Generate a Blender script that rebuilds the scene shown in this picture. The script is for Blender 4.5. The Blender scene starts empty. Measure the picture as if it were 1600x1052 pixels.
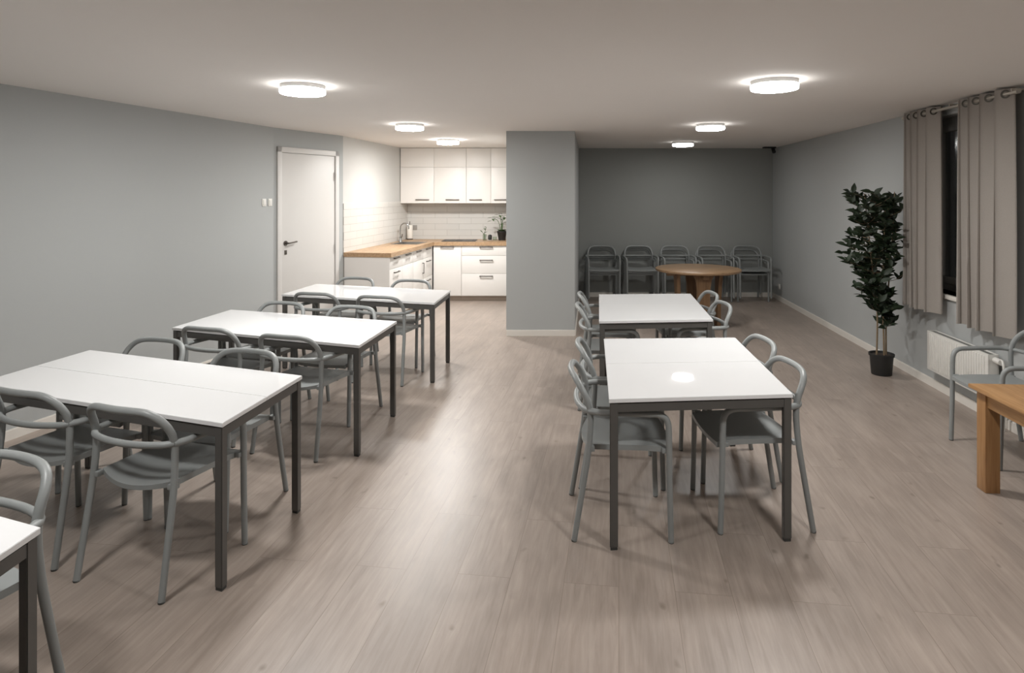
import bpy, bmesh, math, random
from mathutils import Vector, Matrix
random.seed(7)
PI = math.pi
SC = bpy.context.scene
COL = SC.collection
# ------------------------------------------------------------------ camera, world, exposure
CAM_H = 1.68
CZ = 2.423                                   # ceiling height
cam_d = bpy.data.cameras.new('camera')
cam_d.sensor_width = 36.0
cam_d.lens = 36.0 * 1000.0 / 1600.0
cam_d.shift_x = (800 - 830) / 1600.0
cam_d.shift_y = -(526 - 303) / 1600.0
cam_d.clip_start = 0.05
cam = bpy.data.objects.new('camera', cam_d)
COL.objects.link(cam)
cam.location = (0, 0, CAM_H)
cam.rotation_euler = (PI / 2, 0, 0)
SC.camera = cam
world = bpy.data.worlds.new('night')
SC.world = world
world.use_nodes = True
world.node_tree.nodes['Background'].inputs[0].default_value = (0.020, 0.019, 0.018, 1)
world.node_tree.nodes['Background'].inputs[1].default_value = 0.5
SC.view_settings.view_transform = 'Standard'
SC.view_settings.look = 'None'
SC.view_settings.gamma = 1.0
SC.view_settings.use_curve_mapping = False
SC.view_settings.exposure = 0.0
SC.cycles.max_bounces = 10
SC.cycles.diffuse_bounces = 6
SC.cycles.sample_clamp_indirect = 8.0
# lamps: (x, y, strength)
LAMPS = [(-1.565, 4.383, 205), (-1.297, 6.827, 158), (-1.139, 8.765, 335),
         (1.596, 4.20, 185), (1.912, 6.83, 125), (2.171, 9.161, 55),
         (-1.85, 1.75, 145), (1.30, 1.65, 160)]


# ------------------------------------------------------------------ materials
def new_mat(name):
    m = bpy.data.materials.new(name)
    m.use_nodes = True
    return m, m.node_tree, m.node_tree.nodes['Principled BSDF']


def nd(nt, typ, **kw):
    n = nt.nodes.new(typ)
    for k, v in kw.items():
        if k in n.inputs:
            n.inputs[k].default_value = v
        else:
            setattr(n, k, v)
    return n


def lin(r, g, b):
    f = lambda c: (c / 12.92 if c <= 0.04045 else ((c + 0.055) / 1.055) ** 2.4)
    return (f(r / 255), f(g / 255), f(b / 255), 1)


def simple(name, rgb, rough=0.5, metal=0.0, var=0.04, scale=6.0, bump=0.0, bscale=200.0, spec=0.5):
    """paint-like material: base colour with a slight noise variation and optional fine bump"""
    m, nt, b = new_mat(name)
    c = lin(*rgb)
    tc = nd(nt, 'ShaderNodeTexCoord')
    n = nd(nt, 'ShaderNodeTexNoise', Scale=scale, Detail=3.0)
    nt.links.new(tc.outputs['Object'], n.inputs['Vector'])
    mx = nd(nt, 'ShaderNodeMix', data_type='RGBA')
    mx.inputs[6].default_value = tuple(x * (1 - var) for x in c[:3]) + (1,)
    mx.inputs[7].default_value = tuple(min(1, x * (1 + var)) for x in c[:3]) + (1,)
    nt.links.new(n.outputs['Fac'], mx.inputs[0])
    nt.links.new(mx.outputs[2], b.inputs['Base Color'])
    b.inputs['Roughness'].default_value = rough
    b.inputs['Metallic'].default_value = metal
    b.inputs['Specular IOR Level'].default_value = spec
    if bump > 0:
        n2 = nd(nt, 'ShaderNodeTexNoise', Scale=bscale, Detail=2.0)
        nt.links.new(tc.outputs['Object'], n2.inputs['Vector'])
        bp = nd(nt, 'ShaderNodeBump', Strength=bump, Distance=0.002)
        nt.links.new(n2.outputs['Fac'], bp.inputs['Height'])
        nt.links.new(bp.outputs['Normal'], b.inputs['Normal'])
    return m


def wood(name, light, dark, axis='X', rough=0.45, scale=1.0, knots=True):
    """straight-grained timber, grain running along the given axis"""
    m, nt, b = new_mat(name)
    tc = nd(nt, 'ShaderNodeTexCoord')
    mp = nd(nt, 'ShaderNodeMapping')
    s = [14.0 * scale] * 3
    s['XYZ'.index(axis)] = 0.9 * scale
    mp.inputs['Scale'].default_value = s
    nt.links.new(tc.outputs['Object'], mp.inputs['Vector'])
    n = nd(nt, 'ShaderNodeTexNoise', Scale=3.0, Detail=6.0, Roughness=0.6, Distortion=0.4)
    nt.links.new(mp.outputs['Vector'], n.inputs['Vector'])
    r = nd(nt, 'ShaderNodeValToRGB')
    r.color_ramp.elements[0].position = 0.3
    r.color_ramp.elements[0].color = lin(*dark)
    r.color_ramp.elements[1].position = 0.68
    r.color_ramp.elements[1].color = lin(*light)
    nt.links.new(n.outputs['Fac'], r.inputs['Fac'])
    out = r.outputs['Color']
    if knots:
        v = nd(nt, 'ShaderNodeTexVoronoi', Scale=3.0)
        mp2 = nd(nt, 'ShaderNodeMapping')
        s2 = [1.6] * 3
        s2['XYZ'.index(axis)] = 0.9
        mp2.inputs['Scale'].default_value = s2
        nt.links.new(tc.outputs['Object'], mp2.inputs['Vector'])
        nt.links.new(mp2.outputs['Vector'], v.inputs['Vector'])
        rr = nd(nt, 'ShaderNodeMapRange')
        rr.inputs[1].default_value = 0.03
        rr.inputs[2].default_value = 0.10
        rr.inputs[3].default_value = 0.55
        rr.inputs[4].default_value = 0.0
        nt.links.new(v.outputs['Distance'], rr.inputs[0])
        mx = nd(nt, 'ShaderNodeMix', data_type='RGBA')
        nt.links.new(rr.outputs[0], mx.inputs[0])
        nt.links.new(out, mx.inputs[6])
        mx.inputs[7].default_value = tuple(x * 0.35 for x in lin(*dark)[:3]) + (1,)
        out = mx.outputs[2]
    nt.links.new(out, b.inputs['Base Color'])
    b.inputs['Roughness'].default_value = rough
    return m


def floor_material():
    m, nt, b = new_mat('laminate_planks')
    tc = nd(nt, 'ShaderNodeTexCoord')
    mp = nd(nt, 'ShaderNodeMapping')
    mp.inputs['Rotation'].default_value = (0, 0, math.radians(90 + 7.8))
    nt.links.new(tc.outputs['Object'], mp.inputs['Vector'])
    # plank layout
    br = nd(nt, 'ShaderNodeTexBrick', Scale=1.0, offset=0.37, offset_frequency=2)
    br.inputs['Color1'].default_value = (0, 0, 0, 1)
    br.inputs['Color2'].default_value = (1, 1, 1, 1)
    br.inputs['Mortar'].default_value = (0.5, 0.5, 0.5, 1)
    br.inputs['Mortar Size'].default_value = 0.0014
    br.inputs['Mortar Smooth'].default_value = 0.3
    br.inputs['Brick Width'].default_value = 1.38
    br.inputs['Row Height'].default_value = 0.235
    nt.links.new(mp.outputs['Vector'], br.inputs['Vector'])
    # each plank gets its own offset of the grain
    off = nd(nt, 'ShaderNodeVectorMath', operation='SCALE')
    nt.links.new(br.outputs['Color'], off.inputs[0])
    off.inputs['Scale'].default_value = 7.3
    add = nd(nt, 'ShaderNodeVectorMath', operation='ADD')
    nt.links.new(mp.outputs['Vector'], add.inputs[0])
    nt.links.new(off.outputs[0], add.inputs[1])
    mp2 = nd(nt, 'ShaderNodeMapping')
    mp2.inputs['Scale'].default_value = (1.3, 17.0, 1.0)
    nt.links.new(add.outputs[0], mp2.inputs['Vector'])
    g = nd(nt, 'ShaderNodeTexNoise', Scale=2.6, Detail=7.0, Roughness=0.62, Distortion=0.5)
    nt.links.new(mp2.outputs['Vector'], g.inputs['Vector'])
    mp3 = nd(nt, 'ShaderNodeMapping')
    mp3.inputs['Scale'].default_value = (1.0, 2.6, 1.0)
    nt.links.new(add.outputs[0], mp3.inputs['Vector'])
    g2 = nd(nt, 'ShaderNodeTexNoise', Scale=2.2, Detail=3.0, Roughness=0.5)
    nt.links.new(mp3.outputs['Vector'], g2.inputs['Vector'])
    r = nd(nt, 'ShaderNodeValToRGB')
    e = r.color_ramp.elements
    e[0].position = 0.28
    e[0].color = lin(141, 128, 118)
    e[1].position = 0.72
    e[1].color = lin(163, 150, 140)
    nt.links.new(g.outputs['Fac'], r.inputs['Fac'])
    r2 = nd(nt, 'ShaderNodeMapRange')
    r2.inputs[1].default_value = 0.3
    r2.inputs[2].default_value = 0.7
    r2.inputs[3].default_value = 0.86
    r2.inputs[4].default_value = 1.06
    nt.links.new(g2.outputs['Fac'], r2.inputs[0])
    m1 = nd(nt, 'ShaderNodeMix', data_type='RGBA', blend_type='MULTIPLY')
    m1.inputs[0].default_value = 1.0
    nt.links.new(r.outputs['Color'], m1.inputs[6])
    nt.links.new(r2.outputs[0], m1.inputs[7])
    # small dark knots
    v = nd(nt, 'ShaderNodeTexVoronoi', Scale=3.4, voronoi_dimensions='2D')
    mp4 = nd(nt, 'ShaderNodeMapping')
    mp4.inputs['Scale'].default_value = (0.8, 1.6, 1.0)
    nt.links.new(add.outputs[0], mp4.inputs['Vector'])
    dn = nd(nt, 'ShaderNodeTexNoise', Scale=9.0, Detail=2.0)
    nt.links.new(add.outputs[0], dn.inputs['Vector'])
    ds = nd(nt, 'ShaderNodeVectorMath', operation='SCALE')
    nt.links.new(dn.outputs['Color'], ds.inputs[0])
    ds.inputs['Scale'].default_value = 0.12
    da = nd(nt, 'ShaderNodeVectorMath', operation='ADD')
    nt.links.new(mp4.outputs['Vector'], da.inputs[0])
    nt.links.new(ds.outputs[0], da.inputs[1])
    nt.links.new(da.outputs[0], v.inputs['Vector'])
    kr = nd(nt, 'ShaderNodeMapRange')
    kr.inputs[1].default_value = 0.02
    kr.inputs[2].default_value = 0.085
    kr.inputs[3].default_value = 0.62
    kr.inputs[4].default_value = 0.0
    nt.links.new(v.outputs['Distance'], kr.inputs[0])
    m2 = nd(nt, 'ShaderNodeMix', data_type='RGBA')
    # only some of the cells carry a knot, each of its own strength
    sc = nd(nt, 'ShaderNodeSeparateColor')
    nt.links.new(v.outputs['Color'], sc.inputs[0])
    gt = nd(nt, 'ShaderNodeMapRange')
    gt.inputs[1].default_value = 0.45
    gt.inputs[2].default_value = 1.0
    gt.inputs[3].default_value = 0.0
    gt.inputs[4].default_value = 1.0
    nt.links.new(sc.outputs[0], gt.inputs[0])
    km = nd(nt, 'ShaderNodeMath', operation='MULTIPLY')
    nt.links.new(kr.outputs[0], km.inputs[0])
    nt.links.new(gt.outputs[0], km.inputs[1])
    nt.links.new(km.outputs[0], m2.inputs[0])
    nt.links.new(m1.outputs[2], m2.inputs[6])
    m2.inputs[7].default_value = lin(104, 92, 80)
    # plank joints
    m3 = nd(nt, 'ShaderNodeMix', data_type='RGBA')
    fm = nd(nt, 'ShaderNodeMath', operation='MULTIPLY')
    nt.links.new(br.outputs['Fac'], fm.inputs[0])
    fm.inputs[1].default_value = 0.5
    nt.links.new(fm.outputs[0], m3.inputs[0])
    nt.links.new(m2.outputs[2], m3.inputs[6])
    m3.inputs[7].default_value = lin(95, 80, 68)
    nt.links.new(m3.outputs[2], b.inputs['Base Color'])
    rg = nd(nt, 'ShaderNodeMapRange')
    rg.inputs[3].default_value = 0.30
    rg.inputs[4].default_value = 0.42
    nt.links.new(g.outputs['Fac'], rg.inputs[0])
    nt.links.new(rg.outputs[0], b.inputs['Roughness'])
    bp = nd(nt, 'ShaderNodeBump', Strength=0.12, Distance=0.002)
    nt.links.new(g.outputs['Fac'], bp.inputs['Height'])
    nt.links.new(bp.outputs['Normal'], b.inputs['Normal'])
    return m


def tile_material(name, axis):
    """long glazed wall tiles in running bond; axis is the horizontal axis of the panel"""
    m, nt, b = new_mat(name)
    tc = nd(nt, 'ShaderNodeTexCoord')
    sx = nd(nt, 'ShaderNodeSeparateXYZ')
    nt.links.new(tc.outputs['Object'], sx.inputs[0])
    cb = nd(nt, 'ShaderNodeCombineXYZ')
    nt.links.new(sx.outputs[axis], cb.inputs[0])
    nt.links.new(sx.outputs['Z'], cb.inputs[1])
    br = nd(nt, 'ShaderNodeTexBrick', Scale=1.0, offset=0.5)
    br.inputs['Color1'].default_value = lin(204, 201, 196)
    br.inputs['Color2'].default_value = lin(200, 197, 192)
    br.inputs['Mortar'].default_value = lin(166, 162, 156)
    br.inputs['Mortar Size'].default_value = 0.0022
    br.inputs['Brick Width'].default_value = 0.40
    br.inputs['Row Height'].default_value = 0.0985
    nt.links.new(cb.outputs[0], br.inputs['Vector'])
    nt.links.new(br.outputs['Color'], b.inputs['Base Color'])
    bp = nd(nt, 'ShaderNodeBump', Strength=0.4, Distance=0.002, invert=True)
    nt.links.new(br.outputs['Fac'], bp.inputs['Height'])
    nt.links.new(bp.outputs['Normal'], b.inputs['Normal'])
    b.inputs['Roughness'].default_value = 0.3
    return m


def fabric_material(name, rgb):
    m, nt, b = new_mat(name)
    tc = nd(nt, 'ShaderNodeTexCoord')
    w = nd(nt, 'ShaderNodeTexWave', Scale=160.0, Distortion=1.5, Detail=2.0, bands_direction='Z')
    nt.links.new(tc.outputs['Object'], w.inputs['Vector'])
    n = nd(nt, 'ShaderNodeTexNoise', Scale=180.0, Detail=2.0)
    nt.links.new(tc.outputs['Object'], n.inputs['Vector'])
    ad = nd(nt, 'ShaderNodeMath', operation='ADD')
    nt.links.new(w.outputs['Fac'], ad.inputs[0])
    nt.links.new(n.outputs['Fac'], ad.inputs[1])
    mx = nd(nt, 'ShaderNodeMix', data_type='RGBA')
    c = lin(*rgb)
    mx.inputs[6].default_value = tuple(x * 0.9 for x in c[:3]) + (1,)
    mx.inputs[7].default_value = tuple(x * 1.06 for x in c[:3]) + (1,)
    nt.links.new(n.outputs['Fac'], mx.inputs[0])
    nt.links.new(mx.outputs[2], b.inputs['Base Color'])
    bp = nd(nt, 'ShaderNodeBump', Strength=0.25, Distance=0.001)
    nt.links.new(ad.outputs[0], bp.inputs['Height'])
    nt.links.new(bp.outputs['Normal'], b.inputs['Normal'])
    b.inputs['Roughness'].default_value = 0.85
    return m


def emit_mat(name, strength, rgb=(1.0, 0.992, 0.975)):
    m, nt, b = new_mat(name)
    b.inputs['Base Color'].default_value = (0.9, 0.9, 0.9, 1)
    b.inputs['Emission Color'].default_value = rgb + (1,)
    b.inputs['Emission Strength'].default_value = strength
    return m


def glass_mat(name, rgb=(0.9, 0.93, 0.92), rough=0.0):
    m, nt, b = new_mat(name)
    b.inputs['Base Color'].default_value = rgb + (1,)
    b.inputs['Transmission Weight'].default_value = 1.0
    b.inputs['Roughness'].default_value = rough
    b.inputs['IOR'].default_value = 1.45
    return m


M = dict(
    floor=floor_material(),
    ceiling=simple('ceiling_paint', (228, 223, 218), 0.9, var=0.015, scale=1.5),
    wall=simple('grey_wall_paint', (170, 172, 171), 0.85, var=0.02, scale=1.2, bump=0.15, bscale=120),
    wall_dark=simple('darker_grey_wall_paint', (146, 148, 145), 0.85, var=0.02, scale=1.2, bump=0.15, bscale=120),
    wall_white=simple('off_white_wall_paint', (192, 190, 186), 0.85, var=0.015, scale=1.2),
    trim=simple('skirting_white', (218, 213, 205), 0.5, var=0.02),
    door=simple('door_white', (206, 203, 199), 0.45, var=0.012),
    tile_x=tile_material('backsplash_tile_back', 'X'),
    tile_y=tile_material('backsplash_tile_side', 'Y'),
    table_white=simple('white_laminate', (225, 225, 225), 0.02, var=0.012, scale=3.0),
    edge_white=simple('white_edge_band', (205, 203, 198), 0.4),
    table_metal=simple('dark_grey_metal', (90, 88, 85), 0.42, metal=0.25, var=0.05),
    chair=simple('grey_plastic', (138, 141, 140), 0.42, var=0.03, bump=0.06, bscale=500),
    glide=simple('dark_glide', (60, 60, 58), 0.6),
    lamp_body=simple('lamp_white_metal', (220, 220, 218), 0.4),
    cabinet=simple('cabinet_white', (226, 222, 217), 0.42, var=0.01),
    handle=simple('handle_metal', (104, 98, 92), 0.35, metal=0.8),
    chrome=simple('chrome', (170, 170, 168), 0.2, metal=1.0),
    steel=simple('sink_steel', (150, 148, 144), 0.3, metal=0.9),
    plinth=simple('plinth_beige', (160, 146, 132), 0.5),
    worktop=wood('oak_worktop', (184, 154, 121), (150, 119, 88), 'Y', 0.4, knots=False),
    pine_x=wood('pine_board_across', (178, 138, 94), (146, 106, 66), 'Y', 0.4),
    pine_z=wood('pine_board_upright', (172, 132, 88), (140, 100, 62), 'Z', 0.42),
    pine_y=wood('pine_board_long', (180, 130, 80), (144, 96, 55), 'X', 0.42),
    round_x=wood('round_table_pine', (152, 124, 94), (122, 96, 70), 'X', 0.4),
    round_z=wood('round_table_pine_upright', (142, 112, 82), (114, 86, 60), 'Z', 0.42),
    black=simple('black_plastic', (28, 28, 27), 0.45),
    pot=simple('black_pot_plastic', (34, 34, 33), 0.5),
    soil=simple('soil', (52, 42, 34), 0.95, var=0.3, scale=60, bump=0.8, bscale=80),
    stem=simple('bark', (128, 110, 86), 0.8, var=0.2, scale=40),
    leaf=simple('dark_green_leaf', (32, 46, 26), 0.55, var=0.35, scale=14),
    leaf2=simple('kitchen_plant_leaf', (78, 98, 62), 0.5, var=0.3, scale=30),
    curtain=fabric_material('taupe_curtain', (156, 149, 142)),
    rod=simple('curtain_rod_metal', (196, 190, 180), 0.3, metal=0.6),
    eyelet=simple('dark_eyelet_metal', (70, 66, 60), 0.35, metal=0.8),
    radiator=simple('radiator_enamel', (214, 212, 206), 0.4, var=0.01),
    grille=simple('radiator_grille_grey', (120, 120, 116), 0.5),  # top grille's own grey, darker than the white enamel
    pvc=simple('window_frame_pvc', (150, 147, 142), 0.4),
    sill=simple('sill_white', (214, 210, 202), 0.4),
    glass=glass_mat('window_glass', rough=0.12),
    jar=glass_mat('jar_glass', (0.75, 0.82, 0.75), 0.05),
    paper=simple('paper_white', (228, 224, 216), 0.9, bump=0.3),
    white=simple('white_plastic', (224, 222, 216), 0.4),
    outlet_grey=simple('grey_outlet_plastic', (150, 146, 140), 0.4),
)


# ------------------------------------------------------------------ geometry helpers
def box(bm, c, s, rz=0.0, bev=0.0, mat=None):
    g = bmesh.ops.create_cube(bm, size=1.0)
    vs = g['verts']
    bmesh.ops.scale(bm, vec=s, verts=vs)
    if bev > 0:
        es = list({e for v in vs for e in v.link_edges})
        r = bmesh.ops.bevel(bm, geom=es, offset=bev, segments=2, affect='EDGES', profile=0.6)
        vs = list({v for f in r['faces'] for v in f.verts} | {v for v in vs if v.is_valid})
    T = Matrix.Translation(c) @ (mat if mat is not None else Matrix.Rotation(rz, 4, 'Z'))
    bmesh.ops.transform(bm, matrix=T, verts=vs)
    return vs


def box2(bm, a, b, bev=0.0):
    c = [(a[i] + b[i]) / 2 for i in range(3)]
    s = [abs(b[i] - a[i]) for i in range(3)]
    return box(bm, c, s, bev=bev)


def prism(bm, poly, z0, z1):
    lo = [bm.verts.new((x, y, z0)) for x, y in poly]
    hi = [bm.verts.new((x, y, z1)) for x, y in poly]
    n = len(poly)
    bm.faces.new(lo[::-1])
    bm.faces.new(hi)
    for i in range(n):
        bm.faces.new((lo[i], lo[(i + 1) % n], hi[(i + 1) % n], hi[i]))


def smooth_path(pts, sub=5):
    """Catmull-Rom through the points"""
    P = [Vector(p) for p in pts]
    out = []
    n = len(P)
    for i in range(n - 1):
        p0 = P[i - 1] if i > 0 else P[0] * 2 - P[1]
        p1, p2 = P[i], P[i + 1]
        p3 = P[i + 2] if i + 2 < n else P[-1] * 2 - P[-2]
        for k in range(sub):
            t = k / sub
            out.append(0.5 * ((2 * p1) + (p2 - p0) * t + (2 * p0 - 5 * p1 + 4 * p2 - p3) * t * t
                              + (3 * p1 - p0 - 3 * p2 + p3) * t ** 3))
    out.append(P[-1])
    return out


def tube(bm, pts, r, n=10, r_end=None, cap=True):
    P = [Vector(p) for p in pts]
    m = len(P)
    tang = []
    for i in range(m):
        a = P[max(0, i - 1)]
        b = P[min(m - 1, i + 1)]
        tang.append((b - a).normalized())
    up = Vector((0, 0, 1)) if abs(tang[0].z) < 0.9 else Vector((0, 1, 0))
    nrm = (up - tang[0] * up.dot(tang[0])).normalized()
    rings = []
    for i in range(m):
        nrm = (nrm - tang[i] * nrm.dot(tang[i])).normalized()
        bi = tang[i].cross(nrm)
        rr = r if r_end is None else r + (r_end - r) * i / (m - 1)
        rings.append([bm.verts.new(P[i] + (nrm * math.cos(2 * PI * k / n) + bi * math.sin(2 * PI * k / n)) * rr)
                      for k in range(n)])
    for i in range(m - 1):
        for k in range(n):
            bm.faces.new((rings[i][k], rings[i][(k + 1) % n], rings[i + 1][(k + 1) % n], rings[i + 1][k]))
    if cap:
        bm.faces.new(rings[0][::-1])
        bm.faces.new(rings[-1])


def lathe(bm, prof, n=24, c=(0, 0, 0)):
    rings = []
    for r, z in prof:
        if r < 1e-6:
            rings.append([bm.verts.new((c[0], c[1], c[2] + z))])
        else:
            rings.append([bm.verts.new((c[0] + r * math.cos(2 * PI * k / n), c[1] + r * math.sin(2 * PI * k / n), c[2] + z))
                          for k in range(n)])
    for a, b in zip(rings, rings[1:]):
        for k in range(n):
            k2 = (k + 1) % n
            if len(a) == 1 and len(b) == 1:
                continue
            if len(a) == 1:
                bm.faces.new((a[0], b[k2], b[k]))
            elif len(b) == 1:
                bm.faces.new((a[k], a[k2], b[0]))
            else:
                bm.faces.new((a[k], a[k2], b[k2], b[k]))


def B():
    return bmesh.new()


def obj(name, bm, mat, parent=None, smooth=True, angle=40):
    bmesh.ops.recalc_face_normals(bm, faces=bm.faces)
    me = bpy.data.meshes.new(name)
    bm.to_mesh(me)
    bm.free()
    me.materials.append(mat)
    if smooth:
        me.polygons.foreach_set('use_smooth', [True] * len(me.polygons))
        me.set_sharp_from_angle(angle=math.radians(angle))
    o = bpy.data.objects.new(name, me)
    COL.objects.link(o)
    if parent is not None:
        o.parent = parent
    return o


def tag(o, label=None, cat=None, group=None, kind=None):
    if label:
        o['label'] = label
    if cat:
        o['category'] = cat
    if group:
        o['group'] = group
    if kind:
        o['kind'] = kind
    return o


def thing(name, label, cat, loc=(0, 0, 0), rz=0.0, group=None, kind=None):
    o = bpy.data.objects.new(name, None)
    o.empty_display_size = 0.1
    COL.objects.link(o)
    o.location = loc
    o.rotation_euler = (0, 0, rz)
    return tag(o, label, cat, group, kind)


def dup(root, loc, rz, label, group=None):
    r = root.copy()
    COL.objects.link(r)
    r.location = loc
    r.rotation_euler = (0, 0, rz)
    r['label'] = label
    if group:
        r['group'] = group
    for ch in list(root.children):
        c = ch.copy()
        COL.objects.link(c)
        c.parent = r
        for g in list(ch.children):
            d = g.copy()
            COL.objects.link(d)
            d.parent = c
    return r


def struct(name, bm, mat, label, cat, smooth=False):
    return tag(obj(name, bm, mat, None, smooth), label, cat, kind='structure')


# ------------------------------------------------------------------ plan of the room
LW0, LW1 = Vector((-5.04, -1.8)), Vector((-2.886, 7.18))      # left wall
LW0 = LW1 - (Vector((0.689, 2.873)).normalized() * 9.24)
DW1 = Vector((-2.414, 8.21))                                   # end of the door wall
KC = Vector((-2.068, 10.66))                                   # kitchen back-left corner
PX0, PX1 = -0.295, 0.515                                       # partition front
PY = 7.57
AY = 10.45                                                     # alcove back wall
def rwx(y):
    return 2.9936 + 0.091 * y                                  # inner face of the right wall
RW_ANG = math.atan(0.091)
YB = LW0.y                                                     # wall behind the camera

bm = B(); box2(bm, (-5.4, YB - 0.3, -0.12), (4.4, 10.9, 0.0))
struct('floor', bm, M['floor'], 'pale brown oak-look laminate plank floor', 'floor')
bm = B(); box2(bm, (-5.4, YB - 0.3, CZ), (4.4, 10.9, CZ + 0.12))
struct('ceiling', bm, M['ceiling'], 'smooth warm white painted ceiling', 'ceiling')


def wall_seg(bm, a, b, t=0.12, z0=0.0, z1=CZ, side=1):
    d = (b - a).normalized()
    n = Vector((-d.y, d.x)) * side
    prism(bm, [tuple(a), tuple(b), tuple(b + n * t), tuple(a + n * t)], z0, z1)


bm = B(); wall_seg(bm, LW0, LW1)
struct('wall_left', bm, M['wall'], 'long plain light grey wall beside the left tables', 'wall')
bm = B(); wall_seg(bm, LW1, DW1)
struct('wall_door', bm, M['wall'], 'short grey wall turned towards the room around the white door', 'wall')
bm = B(); wall_seg(bm, DW1, KC)
struct('wall_kitchen_side', bm, M['wall_white'], 'off-white kitchen side wall above the tiles', 'wall')
bm = B(); box2(bm, (KC.x - 0.2, 10.66, 0), (PX0 + 0.02, 10.78, CZ))
struct('wall_kitchen_back', bm, M['wall_white'], 'kitchen back wall behind the white cupboards', 'wall')
bm = B()
prism(bm, [(PX0, PY), (PX1, PY), (PX1 + 0.093 * (AY - PY), AY + 0.05), (PX0, 10.66)], 0, CZ)
struct('wall_partition', bm, M['wall'], 'grey partition block between the kitchen and the alcove', 'wall')
bm = B(); box2(bm, (0.2, AY, 0), (4.1, AY + 0.12, CZ))
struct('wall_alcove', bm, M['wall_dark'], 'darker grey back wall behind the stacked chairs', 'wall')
# right wall with the window opening
WY0, WY1, WZ0, WZ1 = 4.72, 5.78, 0.84, 2.34
rd = Vector((math.sin(RW_ANG), math.cos(RW_ANG)))
def rp(y, off=0.0):
    """point on the right wall at depth y, off metres in front of it"""
    return Vector((rwx(y), y)) + Vector((-rd.y, rd.x)) * off
bm = B()
T = 0.26
wall_seg(bm, rp(YB - 0.1), rp(WY0), T, side=-1)
wall_seg(bm, rp(WY1), rp(AY + 0.1), T, side=-1)
wall_seg(bm, rp(WY0), rp(WY1), T, 0, WZ0, -1)
wall_seg(bm, rp(WY0), rp(WY1), T, WZ1, CZ, -1)
struct('wall_right', bm, M['wall'], 'light grey side wall with the curtained window and radiator', 'wall')
bm = B(); box2(bm, (-5.4, YB - 0.12, 0), (3.2, YB, CZ))
struct('wall_rear', bm, M['wall'], 'grey wall facing the kitchen end', 'wall')


def baseboard(name, a, b, label, side=1, h=0.07):
    bm = B()
    d = (b - a).normalized()
    n = Vector((-d.y, d.x)) * side
    p = [a, b, b - n * 0.013, a - n * 0.013]
    prism(bm, [tuple(v) for v in p], 0, h - 0.006)
    p = [a, b, b - n * 0.009, a - n * 0.009]
    prism(bm, [tuple(v) for v in p], h - 0.006, h)
    struct(name, bm, M['trim'], label, 'skirting board')


baseboard('baseboard_left', LW0, LW1, 'white skirting board along the long left wall')
dwd = (DW1 - LW1).normalized()
baseboard('baseboard_right', rp(YB), rp(AY), 'white skirting board along the window wall', side=-1)
baseboard('baseboard_alcove', Vector((0.78, AY)), Vector((3.93, AY)), 'white skirting board behind the stacked chairs')
baseboard('baseboard_partition', Vector((PX0, PY)), Vector((PX1, PY)), 'white skirting board across the front of the grey partition')
baseboard('baseboard_partition_side', Vector((PX1, PY)), Vector((PX1 + 0.093 * (AY - PY), AY)),
          'white skirting board along the alcove side of the partition')

# ------------------------------------------------------------------ door
def make_door():
    L = (DW1 - LW1).length
    ang = math.atan2(dwd.y, dwd.x)
    root = thing('door_1', 'white flush door with grey lever handle in a white frame', 'door', (LW1.x, LW1.y, 0), ang, kind='structure')
    # local x runs along the wall, local -y points into the room
    x0, x1, H = 0.035, 1.035, 2.215
    fw = 0.062
    bm = B()
    box2(bm, (x0, -0.022, 0), (x0 + fw, 0.0, H), 0.003)
    box2(bm, (x1 - fw, -0.022, 0), (x1, 0.0, H), 0.003)
    box2(bm, (x0, -0.022, H - fw), (x1, 0.0, H), 0.003)
    box2(bm, (x0 + fw - 0.014, -0.013, 0), (x0 + fw, 0.0, H - fw))
    obj('door_frame', bm, M['door'], root)
    bm = B(); box2(bm, (x0 + fw + 0.004, -0.010, 0.008), (x1 - fw - 0.004, 0.0, H - fw - 0.004), 0.002)
    leaf = obj('door_leaf', bm, M['door'], root)
    hx, hz = x0 + fw + 0.06, 1.115
    bm = B()
    tube(bm, [(hx, -0.010, hz), (hx, -0.020, hz)], 0.028, 20)
    tube(bm, [(hx, -0.018, hz), (hx, -0.055, hz)], 0.010, 12)
    tube(bm, smooth_path([(hx, -0.055, hz), (hx + 0.03, -0.058, hz + 0.002), (hx + 0.13, -0.058, hz + 0.012)]), 0.009, 10)
    tag(obj('handle', bm, M['handle'], leaf), 'dark grey lever handle')
    bm = B()
    box(bm, (hx + 0.002, -0.013, hz - 0.105), (0.034, 0.008, 0.05), bev=0.003)
    tag(obj('keyhole_plate', bm, M['handle'], leaf), 'small grey keyhole plate')
    for z in (0.3, 1.0, 1.9):
        bm = B()
        tube(bm, [(x1 - fw - 0.002, -0.024, z - 0.05), (x1 - fw - 0.002, -0.024, z + 0.05)], 0.007, 10)
        obj('hinge', bm, M['door'], root)


make_door()
# light switches on the left wall near the door
lwd = (LW1 - LW0).normalized()
lang = math.atan2(lwd.y, lwd.x)
for k, (dist, z, lab) in enumerate([(0.18, 1.585, 'small white switch plate on the left wall, farther from the door'),
                                    (0.075, 1.585, 'small white switch plate on the left wall, nearer the door')]):
    p = LW1 - lwd * dist
    t = thing('light_switch', lab, 'light switch', (p.x, p.y, z), lang, 'switches beside the door')
    bm = B(); box2(bm, (-0.032, -0.009, -0.041), (0.032, 0.0, 0.041), 0.003)
    obj('cover_plate', bm, M['white'], t)
    bm = B(); box2(bm, (-0.02, -0.014, -0.028), (0.02, -0.008, 0.028), 0.002)
    obj('rocker', bm, M['white'], t)


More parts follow.
